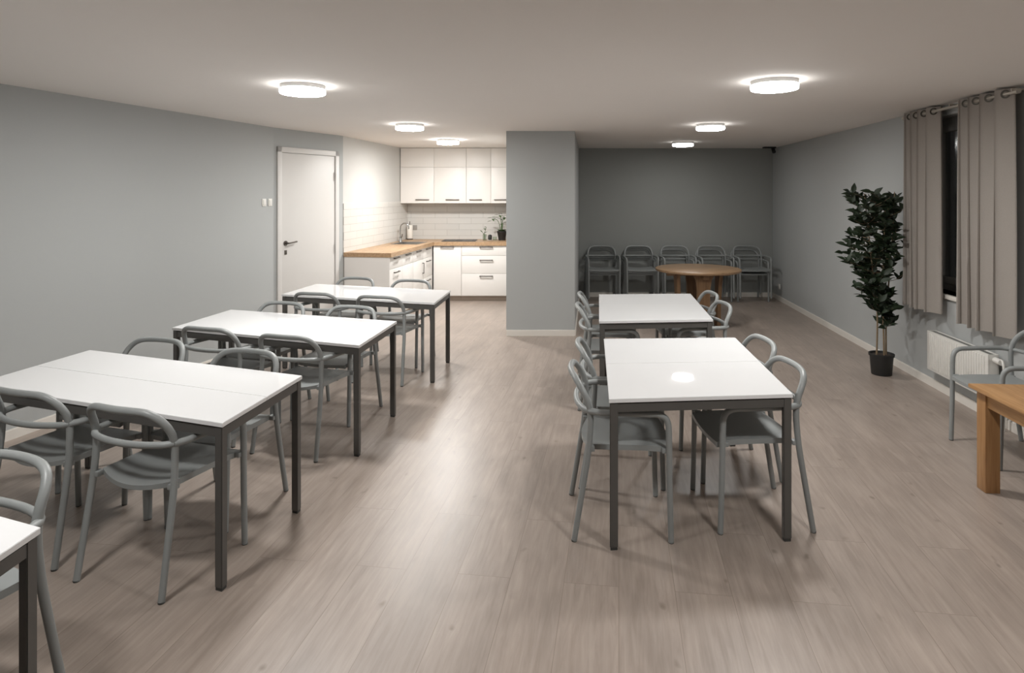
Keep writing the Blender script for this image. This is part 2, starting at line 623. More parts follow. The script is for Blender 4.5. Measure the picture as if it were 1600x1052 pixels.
# ------------------------------------------------------------------ ceiling lamps
def make_lamp(x, y, s, label):
    t = thing('ceiling_lamp', label, 'ceiling lamp', (x, y, CZ), 0, 'round ceiling lamps')
    bm = B(); lathe(bm, [(0, 0), (0.147, 0), (0.148, -0.004), (0.148, -0.028), (0, -0.028)], 40)
    obj('lamp_base', bm, M['lamp_body'], t)
    bm = B()
    lathe(bm, [(0.138, -0.028), (0.149, -0.028), (0.150, -0.031), (0.150, -0.053), (0.148, -0.058), (0.144, -0.060), (0.142, -0.060)], 40)
    obj('rim', bm, emit_mat('lamp_rim_glow', s * 0.09), t)
    bm = B()
    lathe(bm, [(0.1435, -0.0595), (0.13, -0.0625), (0.10, -0.065), (0, -0.067)], 40)
    obj('diffuser', bm, emit_mat('lamp_glow', s), t)


for (x, y, s), lab in zip(LAMPS, [
        'large round white lamp on the left ceiling, nearest of the left row',
        'round white ceiling lamp in front of the kitchen, middle of the left row',
        'round white ceiling lamp close to the white wall cupboards',
        'large round white lamp on the right ceiling, nearest of the right row',
        'round white ceiling lamp in the middle of the right row',
        'round white ceiling lamp close to the dark alcove wall',
        'round white ceiling lamp over the partly seen white table',
        'round white ceiling lamp nearest the camera on the right side']):
    make_lamp(x, y, s, lab)
# small black device in the alcove ceiling corner
t = thing('security_camera', 'small black camera fixed high in the alcove corner', 'camera', (3.83, 10.12, CZ))
bm = B(); box2(bm, (-0.16, -0.04, -0.022), (0.03, 0.04, 0.0), 0.004)
obj('bracket', bm, M['black'], t)
bm = B(); tube(bm, [(0, 0.02, -0.018), (0, 0.0, -0.05), (0, -0.03, -0.085)], 0.028, 14)
obj('camera_body', bm, M['black'], t)


# ------------------------------------------------------------------ dining tables
TZ = 0.715
def dining_table(corners, label, group, seam=None, fit=None):
    """corners: near-left, near-right, far-right, far-left of the top (plan); seam: 'across' or 'along' or None"""
    P = [Vector(c) for c in corners]
    c = sum(P, Vector((0, 0))) / 4
    e = P[1] - P[0]
    a = math.atan2(e.y, e.x)
    t = thing('dining_table', label, 'table', (c.x, c.y, 0), a, group)
    R = Matrix.Rotation(-a, 2)
    q = [R @ (p - c) for p in P]

    def inset(d):
        out = []
        for i in range(4):
            u = (q[(i + 1) % 4] - q[i]).normalized()
            w = (q[(i - 1) % 4] - q[i]).normalized()
            s = abs(u.x * w.y - u.y * w.x)
            out.append(q[i] + (u + w) * (d / s))
        return out
    lerp = lambda p0, p1, k: p0 + (p1 - p0) * k
    panels = [q]
    if seam == 'across':
        g = 0.0006
        m0, m1 = lerp(q[0], q[3], 0.5), lerp(q[1], q[2], 0.5)
        y = (q[3] - q[0]).normalized() * g
        panels = [[q[0], q[1], m1 - y, m0 - y], [m0 + y, m1 + y, q[2], q[3]]]
    for pn in panels:
        bm = B()
        prism(bm, [tuple(v) for v in pn], TZ - 0.019, TZ)
        bmesh.ops.bevel(bm, geom=list(bm.edges), offset=0.0016, segments=2, affect='EDGES')
        obj('tabletop', bm, M['table_white'], t)
    L = inset(0.024)
    hw = 0.0195
    ux = (q[1] - q[0]).normalized()
    uy = (q[3] - q[0]).normalized()
    for p in L:
        bm = B()
        s = hw
        poly = [p - ux * s - uy * s, p + ux * s - uy * s, p + ux * s + uy * s, p - ux * s + uy * s]
        prism(bm, [tuple(v) for v in poly], 0.012, TZ - 0.021)
        bmesh.ops.bevel(bm, geom=list(bm.edges), offset=0.003, segments=2, affect='EDGES')
        lg = obj('leg', bm, M['table_metal'], t)
        bm = B()
        poly = [p + (v - p) * 0.86 for v in poly]
        prism(bm, [tuple(v) for v in poly], 0.0, 0.0125)
        obj('glide', bm, M['glide'], lg)
    bm = B()
    O, I = inset(0.008), inset(0.034)
    for i in range(4):
        j = (i + 1) % 4
        prism(bm, [tuple(O[i]), tuple(O[j]), tuple(I[j]), tuple(I[i])], 0.650, TZ - 0.026)
    # diagonal corner braces and a middle rail under the top
    for k in (0.36, 0.64):
        a0, b0 = lerp(I[0], I[1], k), lerp(I[3], I[2], k)
        d = (b0 - a0).normalized()
        n = Vector((-d.y, d.x)) * 0.018
        prism(bm, [tuple(a0 - n), tuple(b0 - n), tuple(b0 + n), tuple(a0 + n)], 0.662, TZ - 0.019)
    for i in range(4):
        p = I[i]
        u = (I[(i + 1) % 4] - p).normalized()
        w = (I[(i - 1) % 4] - p).normalized()
        prism(bm, [tuple(p), tuple(p + u * 0.12), tuple(p + w * 0.12)], 0.668, 0.674)
    obj('frame', bm, M['table_metal'], t)
    return t


LT = 'white tables in the left row'
RT = 'white tables in the right row'
dining_table([(-2.831, 3.232), (-1.299, 2.690), (-1.215, 3.398), (-2.728, 3.955)],
             'long white table with a seam along its top, in front of two grey chairs', LT, 'across')
dining_table([(-2.592, 4.617), (-1.096, 4.075), (-1.018, 4.850), (-2.503, 5.335)],
             'long white table in the middle of the left row', LT)
dining_table([(-2.398, 6.146), (-0.857, 5.665), (-0.805, 6.391), (-2.300, 6.860)],
             'long white table in the left row farthest back, in front of the kitchen', LT)
dining_table([(-2.96, 1.72), (-1.424, 1.128), (-1.419, 1.852), (-2.96, 2.43)],
             'white table cut off at the bottom left corner of the view', LT)
dining_table([(0.365, 3.005), (1.262, 3.085), (1.370, 4.298), (0.483, 4.260)],
             'square-ended white table in the right row, nearer one, with a seam across', RT, 'across')
dining_table([(0.514, 4.849), (1.398, 4.923), (1.540, 6.186), (0.651, 6.146)],
             'white table in the right row, farther one, in front of the round wooden table', RT)


# ------------------------------------------------------------------ armchairs
def make_chair(label, group):
    t = thing('armchair', label, 'chair', (0, 0, 0), 0, group)
    r = 0.0153
    cm = M['chair']
    # seat shell: saddle-shaped, bowed rear edge
    bm = B()
    nu, nv = 16, 14
    def pt(i, j, lo):
        u = -1 + 2 * i / nu
        v = j / nv
        hw = 0.206 + 0.010 * v
        y = -0.168 + v * 0.380
        y -= 0.050 * (1 - u * u) * (1 - v) ** 2
        y += 0.012 * (1 - u * u) * v ** 3
        z = 0.458 - 0.024 * (1 - u * u) ** 1.0 * (1 - 0.75 * v) - 0.014 * v ** 6
        if lo:
            z -= 0.020 + 0.006 * abs(u) ** 6
        return Vector((u * hw, y, z))
    top = [[bm.verts.new(pt(i, j, False)) for j in range(nv + 1)] for i in range(nu + 1)]
    bot = [[bm.verts.new(pt(i, j, True)) for j in range(nv + 1)] for i in range(nu + 1)]
    for i in range(nu):
        for j in range(nv):
            bm.faces.new((top[i][j], top[i + 1][j], top[i + 1][j + 1], top[i][j + 1]))
            bm.faces.new((bot[i][j + 1], bot[i + 1][j + 1], bot[i + 1][j], bot[i][j]))
        bm.faces.new((top[i + 1][0], top[i][0], bot[i][0], bot[i + 1][0]))
        bm.faces.new((top[i][nv], top[i + 1][nv], bot[i + 1][nv], bot[i][nv]))
    for j in range(nv):
        bm.faces.new((top[0][j], top[0][j + 1], bot[0][j + 1], bot[0][j]))
        bm.faces.new((top[nu][j + 1], top[nu][j], bot[nu][j], bot[nu][j + 1]))
    for sx in (-1, 1):                       # lugs that join the seat to the four legs
        box(bm, (sx * 0.214, -0.182, 0.441), (0.034, 0.036, 0.024), bev=0.005)
        box(bm, (sx * 0.224, 0.180, 0.440), (0.032, 0.04, 0.024), bev=0.005)
    obj('seat', bm, cm, t)
    for sx in (-1, 1):
        bm = B()
        tube(bm, smooth_path([(sx * 0.238, -0.264, 0.004), (sx * 0.233, -0.228, 0.22), (sx * 0.2285, -0.196, 0.42), (sx * 0.224, -0.184, 0.56), (sx * 0.223, -0.186, 0.635)], 4), r * 0.92, 12, r)
        lg = obj('leg', bm, cm, t)
        bm = B(); lathe(bm, [(0, 0), (0.013, 0), (0.0142, 0.008), (0, 0.008)], 12, (sx * 0.238, -0.264, 0))
        obj('glide', bm, M['glide'], lg)
    for sx in (-1, 1):
        bm = B()
        tube(bm, [(sx * 0.238, 0.202, 0.004), (sx * 0.239, 0.194, 0.30), (sx * 0.241, 0.191, 0.53)], r * 0.92, 12, r)
        lg = obj('leg', bm, cm, t)
        bm = B(); lathe(bm, [(0, 0), (0.013, 0), (0.0142, 0.008), (0, 0.008)], 12, (sx * 0.238, 0.202, 0))
        obj('glide', bm, M['glide'], lg)
        bm = B()
        tube(bm, smooth_path([(sx * 0.241, 0.191, 0.525), (sx * 0.242, 0.187, 0.572), (sx * 0.245, 0.171, 0.604),
                              (sx * 0.249, 0.136, 0.620), (sx * 0.253, 0.08, 0.623), (sx * 0.256, -0.05, 0.627), (sx * 0.251, -0.14, 0.628), (sx * 0.226, -0.190, 0.626)], 4), r, 12)
        obj('armrest', bm, cm, t)
    bm = B()
    half = [(0.223, -0.186, 0.632), (0.219, -0.198, 0.672), (0.207, -0.220, 0.715), (0.180, -0.242, 0.749), (0.137, -0.257, 0.767), (0.075, -0.269, 0.7715)]
    pts = [(-x, y, z) for x, y, z in half] + [(0, -0.274, 0.772)] + half[::-1]
    tube(bm, smooth_path(pts, 4), r * 1.04, 12)
    obj('backrest', bm, cm, t)
    bm = B()
    pts = [(-0.226, -0.188, 0.626), (-0.19, -0.214, 0.624), (-0.10, -0.238, 0.622), (0, -0.245, 0.621), (0.10, -0.238, 0.622), (0.19, -0.214, 0.624), (0.226, -0.188, 0.626)]
    tube(bm, smooth_path(pts, 4), r * 0.95, 12)
    obj('back_rail', bm, cm, t)
    return t


proto = []
def chair_at(x, y, deg, label, group, z=0.0):
    rz = math.radians(deg)
    if not proto:
        t = make_chair(label, group)
        t.location = (x, y, z)
        t.rotation_euler = (0, 0, rz)
        proto.append(t)
        return t
    return dup(proto[0], (x, y, z), rz, label, group)


def chair_back(x, y, deg, label, group):
    """x, y: plan position of the middle of the top rail"""
    rz = math.radians(deg)
    return chair_at(x - 0.268 * math.sin(rz), y + 0.268 * math.cos(rz), deg, label, group)


GL = 'grey armchairs around the left white tables'
GR = 'grey armchairs around the right white tables'
N, F = -16, 164
T1 = 'of the seamed left table'
T2 = 'of the middle left table'
T3 = 'of the farthest left table'
chair_back(-1.745, 2.695, N - 2, 'grey armchair on the camera side ' + T1 + ', its whole back in view', GL)
chair_back(-2.355, 2.925, N - 2, 'grey armchair on the camera side ' + T1 + ', cut by the picture edge', GL)
chair_back(-2.296, 3.975, F, 'grey armchair on the kitchen side ' + T1 + ', nearer the left wall', GL)
chair_back(-1.615, 3.69, F, 'grey armchair on the kitchen side ' + T1 + ', nearer the aisle', GL)
chair_back(-2.205, 4.303, N, 'grey armchair on the camera side ' + T2 + ', nearer the left wall', GL)
chair_back(-1.578, 4.068, N, 'grey armchair on the camera side ' + T2 + ', nearer the aisle', GL)
chair_back(-2.043, 5.315, F, 'grey armchair on the kitchen side ' + T2 + ', nearer the left wall', GL)
chair_back(-1.415, 5.130, F, 'grey armchair on the kitchen side ' + T2 + ', nearer the aisle', GL)
chair_back(-1.985, 5.812, N + 3, 'grey armchair on the camera side ' + T3 + ', nearer the door', GL)
chair_back(-1.360, 5.629, N + 3, 'grey armchair on the camera side ' + T3 + ', nearer the aisle', GL)
chair_back(-1.868, 6.885, F + 3, 'grey armchair on the kitchen side ' + T3 + ', by the worktop end', GL)
chair_back(-1.236, 6.690, F + 3, 'grey armchair on the kitchen side ' + T3 + ', by the drawers', GL)
chair_back(-1.765, 2.205, F - 4, 'grey armchair at the cut-off white table in the bottom left corner', GL)
chair_at(0.480, 3.325, -92, 'grey armchair on the partition side of the nearer right table, closest to the camera', GR)
chair_at(0.555, 3.875, -92, 'grey armchair on the partition side of the nearer right table, farther from the camera', GR)
chair_at(0.645, 5.19, -92, 'grey armchair on the partition side of the farther right table, nearer the camera', GR)
chair_at(0.705, 5.77, -92, 'grey armchair on the partition side of the farther right table, nearer the alcove', GR)
chair_at(1.128, 3.405, 92, 'grey armchair on the window side of the nearer right table, closest to the camera', GR)
chair_at(1.19, 3.96, 92, 'grey armchair on the window side of the nearer right table, farther from the camera', GR)
chair_at(1.335, 5.26, 92, 'grey armchair on the window side of the farther right table, nearer the camera', GR)
chair_at(1.390, 5.815, 92, 'grey armchair on the window side of the farther right table, beside the round table', GR)
chair_at(3.058, 4.12, 88, 'grey armchair in front of the radiator, behind the low wooden table', 'grey armchairs along the window wall')

stack_names = ['stack beside the partition', 'second stack from the partition', 'stack behind the left edge of the round table',
               'stack behind the right half of the round table', 'stack in the alcove corner']
for (sx, n), nm in zip([(1.126, 3), (1.718, 3), (2.302, 2), (2.885, 2), (3.460, 2)], stack_names):
    for k in range(n):
        w = {0: 'lowest', n - 1: 'topmost'}.get(k, 'middle')
        chair_at(sx - 0.012 * (n - 1 - k), 10.06 + 0.078 * (n - 1 - k) / (n - 1), 180, 'grey armchair, %s of the %s' % (w, nm),
                 'stacked grey armchairs in the alcove', 0.064 * k / (n - 1))


# ------------------------------------------------------------------ round wooden table
def make_round_table():
    t = thing('round_table', 'round pine table with plank legs in front of the stacked chairs', 'table', (2.13, 8.18, 0), 0)
    bm = B()
    R, zt = 0.535, 0.73
    lathe(bm, [(0, zt - 0.034), (R - 0.014, zt - 0.034), (R - 0.003, zt - 0.028), (R, zt - 0.017), (R - 0.003, zt - 0.004), (R - 0.01, zt), (0, zt)], 56)
    obj('tabletop', bm, M['round_x'], t)
    bm = B()
    for a in (0, PI / 2):
        box(bm, (0, 0, zt - 0.064), (0.80, 0.07, 0.06), a + PI / 4 * 0, bev=0.005)
    obj('cross_bearer', bm, M['round_x'], t)
    for k in range(4):
        a = k * PI / 2
        bm = B()
        # plank leg, wide face outwards, splayed a little and flared at the top
        prof = [(0.0, 0.100), (0.30, 0.078), (0.50, 0.080), (0.62, 0.098), (0.666, 0.125)]
        rings = []
        for z, hw in prof:
            rad = 0.27 - 0.03 * (1 - z / 0.67)
            rings.append([bm.verts.new(v) for v in ((-hw, -rad - 0.022, z), (hw, -rad - 0.022, z), (hw, -rad + 0.022, z), (-hw, -rad + 0.022, z))])
        for p0, p1 in zip(rings, rings[1:]):
            for i in range(4):
                bm.faces.new((p0[i], p0[(i + 1) % 4], p1[(i + 1) % 4], p1[i]))
        bm.faces.new(rings[0][::-1])
        bm.faces.new(rings[-1])
        bmesh.ops.rotate(bm, cent=(0, 0, 0), matrix=Matrix.Rotation(a, 3, 'Z'), verts=bm.verts)
        obj('leg', bm, M['round_z'], t)
    bm = B()
    for a in (0, PI / 2):
        box(bm, (0, 0, 0.18), (0.46, 0.06, 0.07), a, bev=0.004)
    obj('stretcher', bm, M['round_x'], t)


make_round_table()


# ------------------------------------------------------------------ low pine table on the right
def make_pine_table():
    t = thing('low_table', 'low rectangular pine table with square legs at the right edge', 'table', (2.525, 3.70, 0), math.radians(-4.5))
    # local: corner at the origin, x to the right, -y towards the camera
    W, D, H = 0.66, 1.05, 0.585
    bm = B(); box2(bm, (0, -D, H - 0.022), (W, 0, H), 0.004)
    obj('tabletop', bm, M['pine_x'], t)
    bm = B()
    for a, b_ in [((0.04, -D + 0.1), (0.062, -0.10)), ((W - 0.062, -D + 0.1), (W - 0.04, -0.10)),
                  ((0.1, -0.062), (W - 0.1, -0.04)), ((0.1, -D + 0.04), (W - 0.1, -D + 0.062))]:
        box2(bm, (a[0], a[1], H - 0.105), (b_[0], b_[1], H - 0.022), 0.002)
    obj('apron', bm, M['pine_x'], t)
    for x in (0.03, W - 0.11):
        for y in (-0.03, -D + 0.11):
            bm = B(); box2(bm, (x, y - 0.08, 0), (x + 0.08, y, H - 0.022), 0.004)
            obj('leg', bm, M['pine_z'], t)


make_pine_table()


# ------------------------------------------------------------------ window, curtains, radiator
RZ = -RW_ANG                                     # rotation so that local y runs along the right wall, local -x into the room
def make_window():
    c = rp(WY0)
    root = thing('window_1', 'dark night-time window with grey frame between the two curtains', 'window', (c.x, c.y, 0), RZ, kind='structure')
    L = (rp(WY1) - rp(WY0)).length
    dx = 0.13                                     # recess
    fw = 0.07
    bm = B()
    box2(bm, (dx, 0, WZ0), (dx + 0.06, fw, WZ1), 0.004)
    box2(bm, (dx, L - fw, WZ0), (dx + 0.06, L, WZ1), 0.004)
    box2(bm, (dx, fw, WZ0), (dx + 0.06, L - fw, WZ0 + fw), 0.004)
    box2(bm, (dx, fw, WZ1 - fw), (dx + 0.06, L - fw, WZ1), 0.004)
    box2(bm, (dx, L / 2 - 0.05, WZ0 + fw), (dx + 0.06, L / 2 + 0.05, WZ1 - fw), 0.004)
    obj('window_frame', bm, M['pvc'], root)
    for y0, y1 in ((fw, L / 2 - 0.05), (L / 2 + 0.05, L - fw)):
        s = 0.05
        bm = B()
        box2(bm, (dx - 0.012, y0 - 0.01, WZ0 + fw - 0.01), (dx + 0.04, y0 + s, WZ1 - fw + 0.01), 0.004)
        box2(bm, (dx - 0.012, y1 - s, WZ0 + fw - 0.01), (dx + 0.04, y1 + 0.01, WZ1 - fw + 0.01), 0.004)
        box2(bm, (dx - 0.012, y0 + s, WZ0 + fw - 0.01), (dx + 0.04, y1 - s, WZ0 + fw + s), 0.004)
        box2(bm, (dx - 0.012, y0 + s, WZ1 - fw - s), (dx + 0.04, y1 - s, WZ1 - fw + 0.01), 0.004)
        sash = obj('sash', bm, M['pvc'], root)
        bm = B(); box2(bm, (dx + 0.016, y0 + s - 0.005, WZ0 + fw + s - 0.005), (dx + 0.024, y1 - s + 0.005, WZ1 - fw - s + 0.005))
        obj('pane', bm, M['glass'], sash, smooth=False)
    bm = B(); box2(bm, (-0.030, -0.05, WZ0 - 0.035), (dx + 0.01, L + 0.05, WZ0), 0.005)
    # keep the ears of the sill in front of the wall
    tag(obj('window_sill', bm, M['sill'], root), 'white window sill')


make_window()


def make_curtain(y0, y1, folds, phase, label):
    """grommet-top curtain hanging 0.10 m in front of the right wall between depths y0 and y1"""
    c = rp(y0, 0.105)
    t = thing('curtain', label, 'curtain', (c.x, c.y, 0), RZ, 'window curtains')
    L = (rp(y1) - rp(y0)).length
    zt, zb = 2.408, 0.678
    ns, nz = folds * 22, 26
    th = 0.003
    def fold(s):
        return 2 * PI * folds * (0.62 * s + 0.38 * s * s) + phase
    def xo(s, z):
        k = (zt - z) / (zt - zb)
        amp = 0.041 + 0.010 * k
        a = fold(s)
        w = math.sin(a) + 0.16 * math.sin(2 * a + 0.7) * k + 0.08 * math.sin(5.3 * s + 3 * k)
        return amp * w
    def yo(s, z):
        k = (zt - z) / (zt - zb)
        a = fold(s)
        return L * s + 0.012 * k * math.cos(a * 0.5 + 1.0) + L / folds * 0.16 * math.sin(2 * a) * (0.6 + 0.4 * k)
    bm = B()
    F_, K_ = [], []
    for i in range(ns + 1):
        s = i / ns
        ra, rb = [], []
        for j in range(nz + 1):
            z = zt + (zb - zt) * j / nz
            if j == nz:
                z += 0.004 * math.sin(7 * s)
            ra.append(bm.verts.new((xo(s, z) - th, yo(s, z), z)))
            rb.append(bm.verts.new((xo(s, z) + th, yo(s, z), z)))
        F_.append(ra)
        K_.append(rb)
    for i in range(ns):
        for j in range(nz):
            bm.faces.new((F_[i][j], F_[i + 1][j], F_[i + 1][j + 1], F_[i][j + 1]))
            bm.faces.new((K_[i][j + 1], K_[i + 1][j + 1], K_[i + 1][j], K_[i][j]))
        bm.faces.new((F_[i + 1][0], F_[i][0], K_[i][0], K_[i + 1][0]))
        bm.faces.new((F_[i][nz], F_[i + 1][nz], K_[i + 1][nz], K_[i][nz]))
    for j in range(nz):
        bm.faces.new((F_[0][j], F_[0][j + 1], K_[0][j + 1], K_[0][j]))
        bm.faces.new((F_[ns][j + 1], F_[ns][j], K_[ns][j], K_[ns][j + 1]))
    obj('fabric', bm, M['curtain'], t, angle=80)
    # eyelets where the cloth crosses the rod
    for k in range(2 * folds + 1):
        q_ = (k * PI - phase) / (2 * PI * folds)
        if q_ < 0:
            continue
        s = (-0.62 + math.sqrt(0.62 ** 2 + 4 * 0.38 * q_)) / (2 * 0.38)
        if not 0.015 < s < 0.985:
            continue
        bm = B()
        sl = math.atan2(xo(s + 0.002, 2.37) - xo(s - 0.002, 2.37), yo(s + 0.002, 2.37) - yo(s - 0.002, 2.37))
        mt = Matrix.Translation((xo(s, 2.37), yo(s, 2.37), 2.372)) @ Matrix.Rotation(-sl, 4, 'Z')
        m = 22
        rg = [[bm.verts.new(mt @ Vector((dx, rr * math.cos(2 * PI * i / m), rr * math.sin(2 * PI * i / m)))) for i in range(m)]
              for dx, rr in ((-0.006, 0.019), (-0.006, 0.030), (0.006, 0.030), (0.006, 0.019))]
        for q in range(4):
            for i in range(m):
                bm.faces.new((rg[q][i], rg[q][(i + 1) % m], rg[(q + 1) % 4][(i + 1) % m], rg[(q + 1) % 4][i]))
        obj('eyelet', bm, M['eyelet'], t)


make_curtain(5.285, 5.80, 4, 0.6, 'taupe curtain gathered on the far side of the window, beside the tall plant')
make_curtain(4.40, 4.985, 4, 2.2, 'taupe curtain gathered on the near side of the window, above the armchair')
c = rp(4.33, 0.105)
t = thing('curtain_rod', 'pale metal curtain rod just below the ceiling above the window', 'curtain rod', (c.x, c.y, 0), RZ)
bm = B(); tube(bm, [(0, 0.0, 2.372), (0, 1.52, 2.372)], 0.012, 14)
obj('rod', bm, M['rod'], t)
for y, d in ((0.0, -1), (1.52, 1)):
    bm = B(); tube(bm, [(0, y, 2.372), (0, y + d * 0.035, 2.372)], 0.017, 14)
    obj('finial', bm, M['rod'], t)
for y in (0.03, 0.79, 1.49):
    bm = B()
    box2(bm, (-0.008, y - 0.008, 2.386), (0.103, y + 0.008, 2.400), 0.002)
    box2(bm, (-0.008, y - 0.008, 2.360), (0.003, y + 0.008, 2.395), 0.002)
    box2(bm, (0.097, y - 0.016, 2.355), (0.104, y + 0.016, 2.418), 0.002)
    obj('bracket', bm, M['rod'], t)


def make_radiator():
    c = rp(4.63, 0.0)
    t = thing('radiator', 'white panel radiator with top grille under the window', 'radiator', (c.x, c.y, 0), RZ)
    L, z0, z1 = 0.84, 0.185, 0.515
    bm = B()
    box2(bm, (-0.105, 0, z0), (-0.088, L, z1), 0.005)
    n = 24
    for k in range(n):
        y = 0.03 + (L - 0.06) * (k + 0.5) / n
        box2(bm, (-0.109, y - 0.008, z0 + 0.02), (-0.100, y + 0.008, z1 - 0.02), 0.003)
    obj('front_panel', bm, M['radiator'], t)
    bm = B(); box2(bm, (-0.045, 0, z0), (-0.028, L, z1), 0.005)
    obj('back_panel', bm, M['radiator'], t)
    bm = B()
    for y in (0.0, L - 0.012):
        box2(bm, (-0.092, y, z0 + 0.004), (-0.03, y + 0.012, z1 - 0.002), 0.002)
    obj('side_cover', bm, M['radiator'], t)
    bm = B()
    for k in range(30):
        y = 0.012 + (L - 0.024) * (k + 0.5) / 30
        box2(bm, (-0.088, y - 0.003, z1 - 0.05), (-0.045, y + 0.003, z1 - 0.006))
    for x in (-0.076, -0.062, -0.05):
        box2(bm, (x - 0.002, 0.01, z1 - 0.012), (x + 0.002, L - 0.01, z1 - 0.004))
    obj('top_grille', bm, M['grille'], t)
    bm = B()
    tube(bm, smooth_path([(-0.066, 0.0, z0 + 0.035), (-0.066, -0.05, z0 + 0.035), (-0.066, -0.075, z0 + 0.02), (-0.066, -0.075, 0.0)], 4), 0.009, 10)
    tube(bm, smooth_path([(-0.066, 0.0, z1 - 0.035), (-0.066, -0.05, z1 - 0.035), (-0.066, -0.115, z1 - 0.06), (-0.066, -0.115, 0.0)], 4), 0.009, 10)
    obj('pipe', bm, M['radiator'], t)
    bm = B(); tube(bm, [(-0.066, -0.02, z1 - 0.035), (-0.066, -0.09, z1 - 0.035)], 0.022, 14)
    obj('valve', bm, M['white'], t)
    bm = B()
    for y in (0.15, L - 0.15):
        box2(bm, (-0.03, y - 0.015, z0 + 0.05), (-0.0, y + 0.015, z1 - 0.05))
    obj('wall_mount', bm, M['radiator'], t)


make_radiator()


# ------------------------------------------------------------------ tall artificial tree
def leaf_into(bm, base, d, size, up):
    d = d.normalized()
    side = d.cross(up)
    if side.length < 1e-3:
        side = d.cross(Vector((1, 0, 0)))
    side.normalize()
    nrm = side.cross(d)
    prof = [(0.0, 0.02), (0.14, 0.14), (0.34, 0.235), (0.55, 0.225), (0.78, 0.125), (1.0, 0.0)]
    rows = []
    for tt, w in prof:
        c = base + d * (size * tt) - nrm * (size * 0.22 * tt * tt)
        if w == 0:
            rows.append([bm.verts.new(c)])
        else:
            rows.append([bm.verts.new(c - side * (w * size) + nrm * (w * size * 0.35)), bm.verts.new(c),
                         bm.verts.new(c + side * (w * size) + nrm * (w * size * 0.35))])
    for a, b in zip(rows, rows[1:]):
        if len(b) == 3:
            bm.faces.new((a[0], a[1], b[1], b[0]))
            bm.faces.new((a[1], a[2], b[2], b[1]))
        else:
            bm.faces.new((a[0], a[1], b[0]))
            bm.faces.new((a[1], a[2], b[0]))


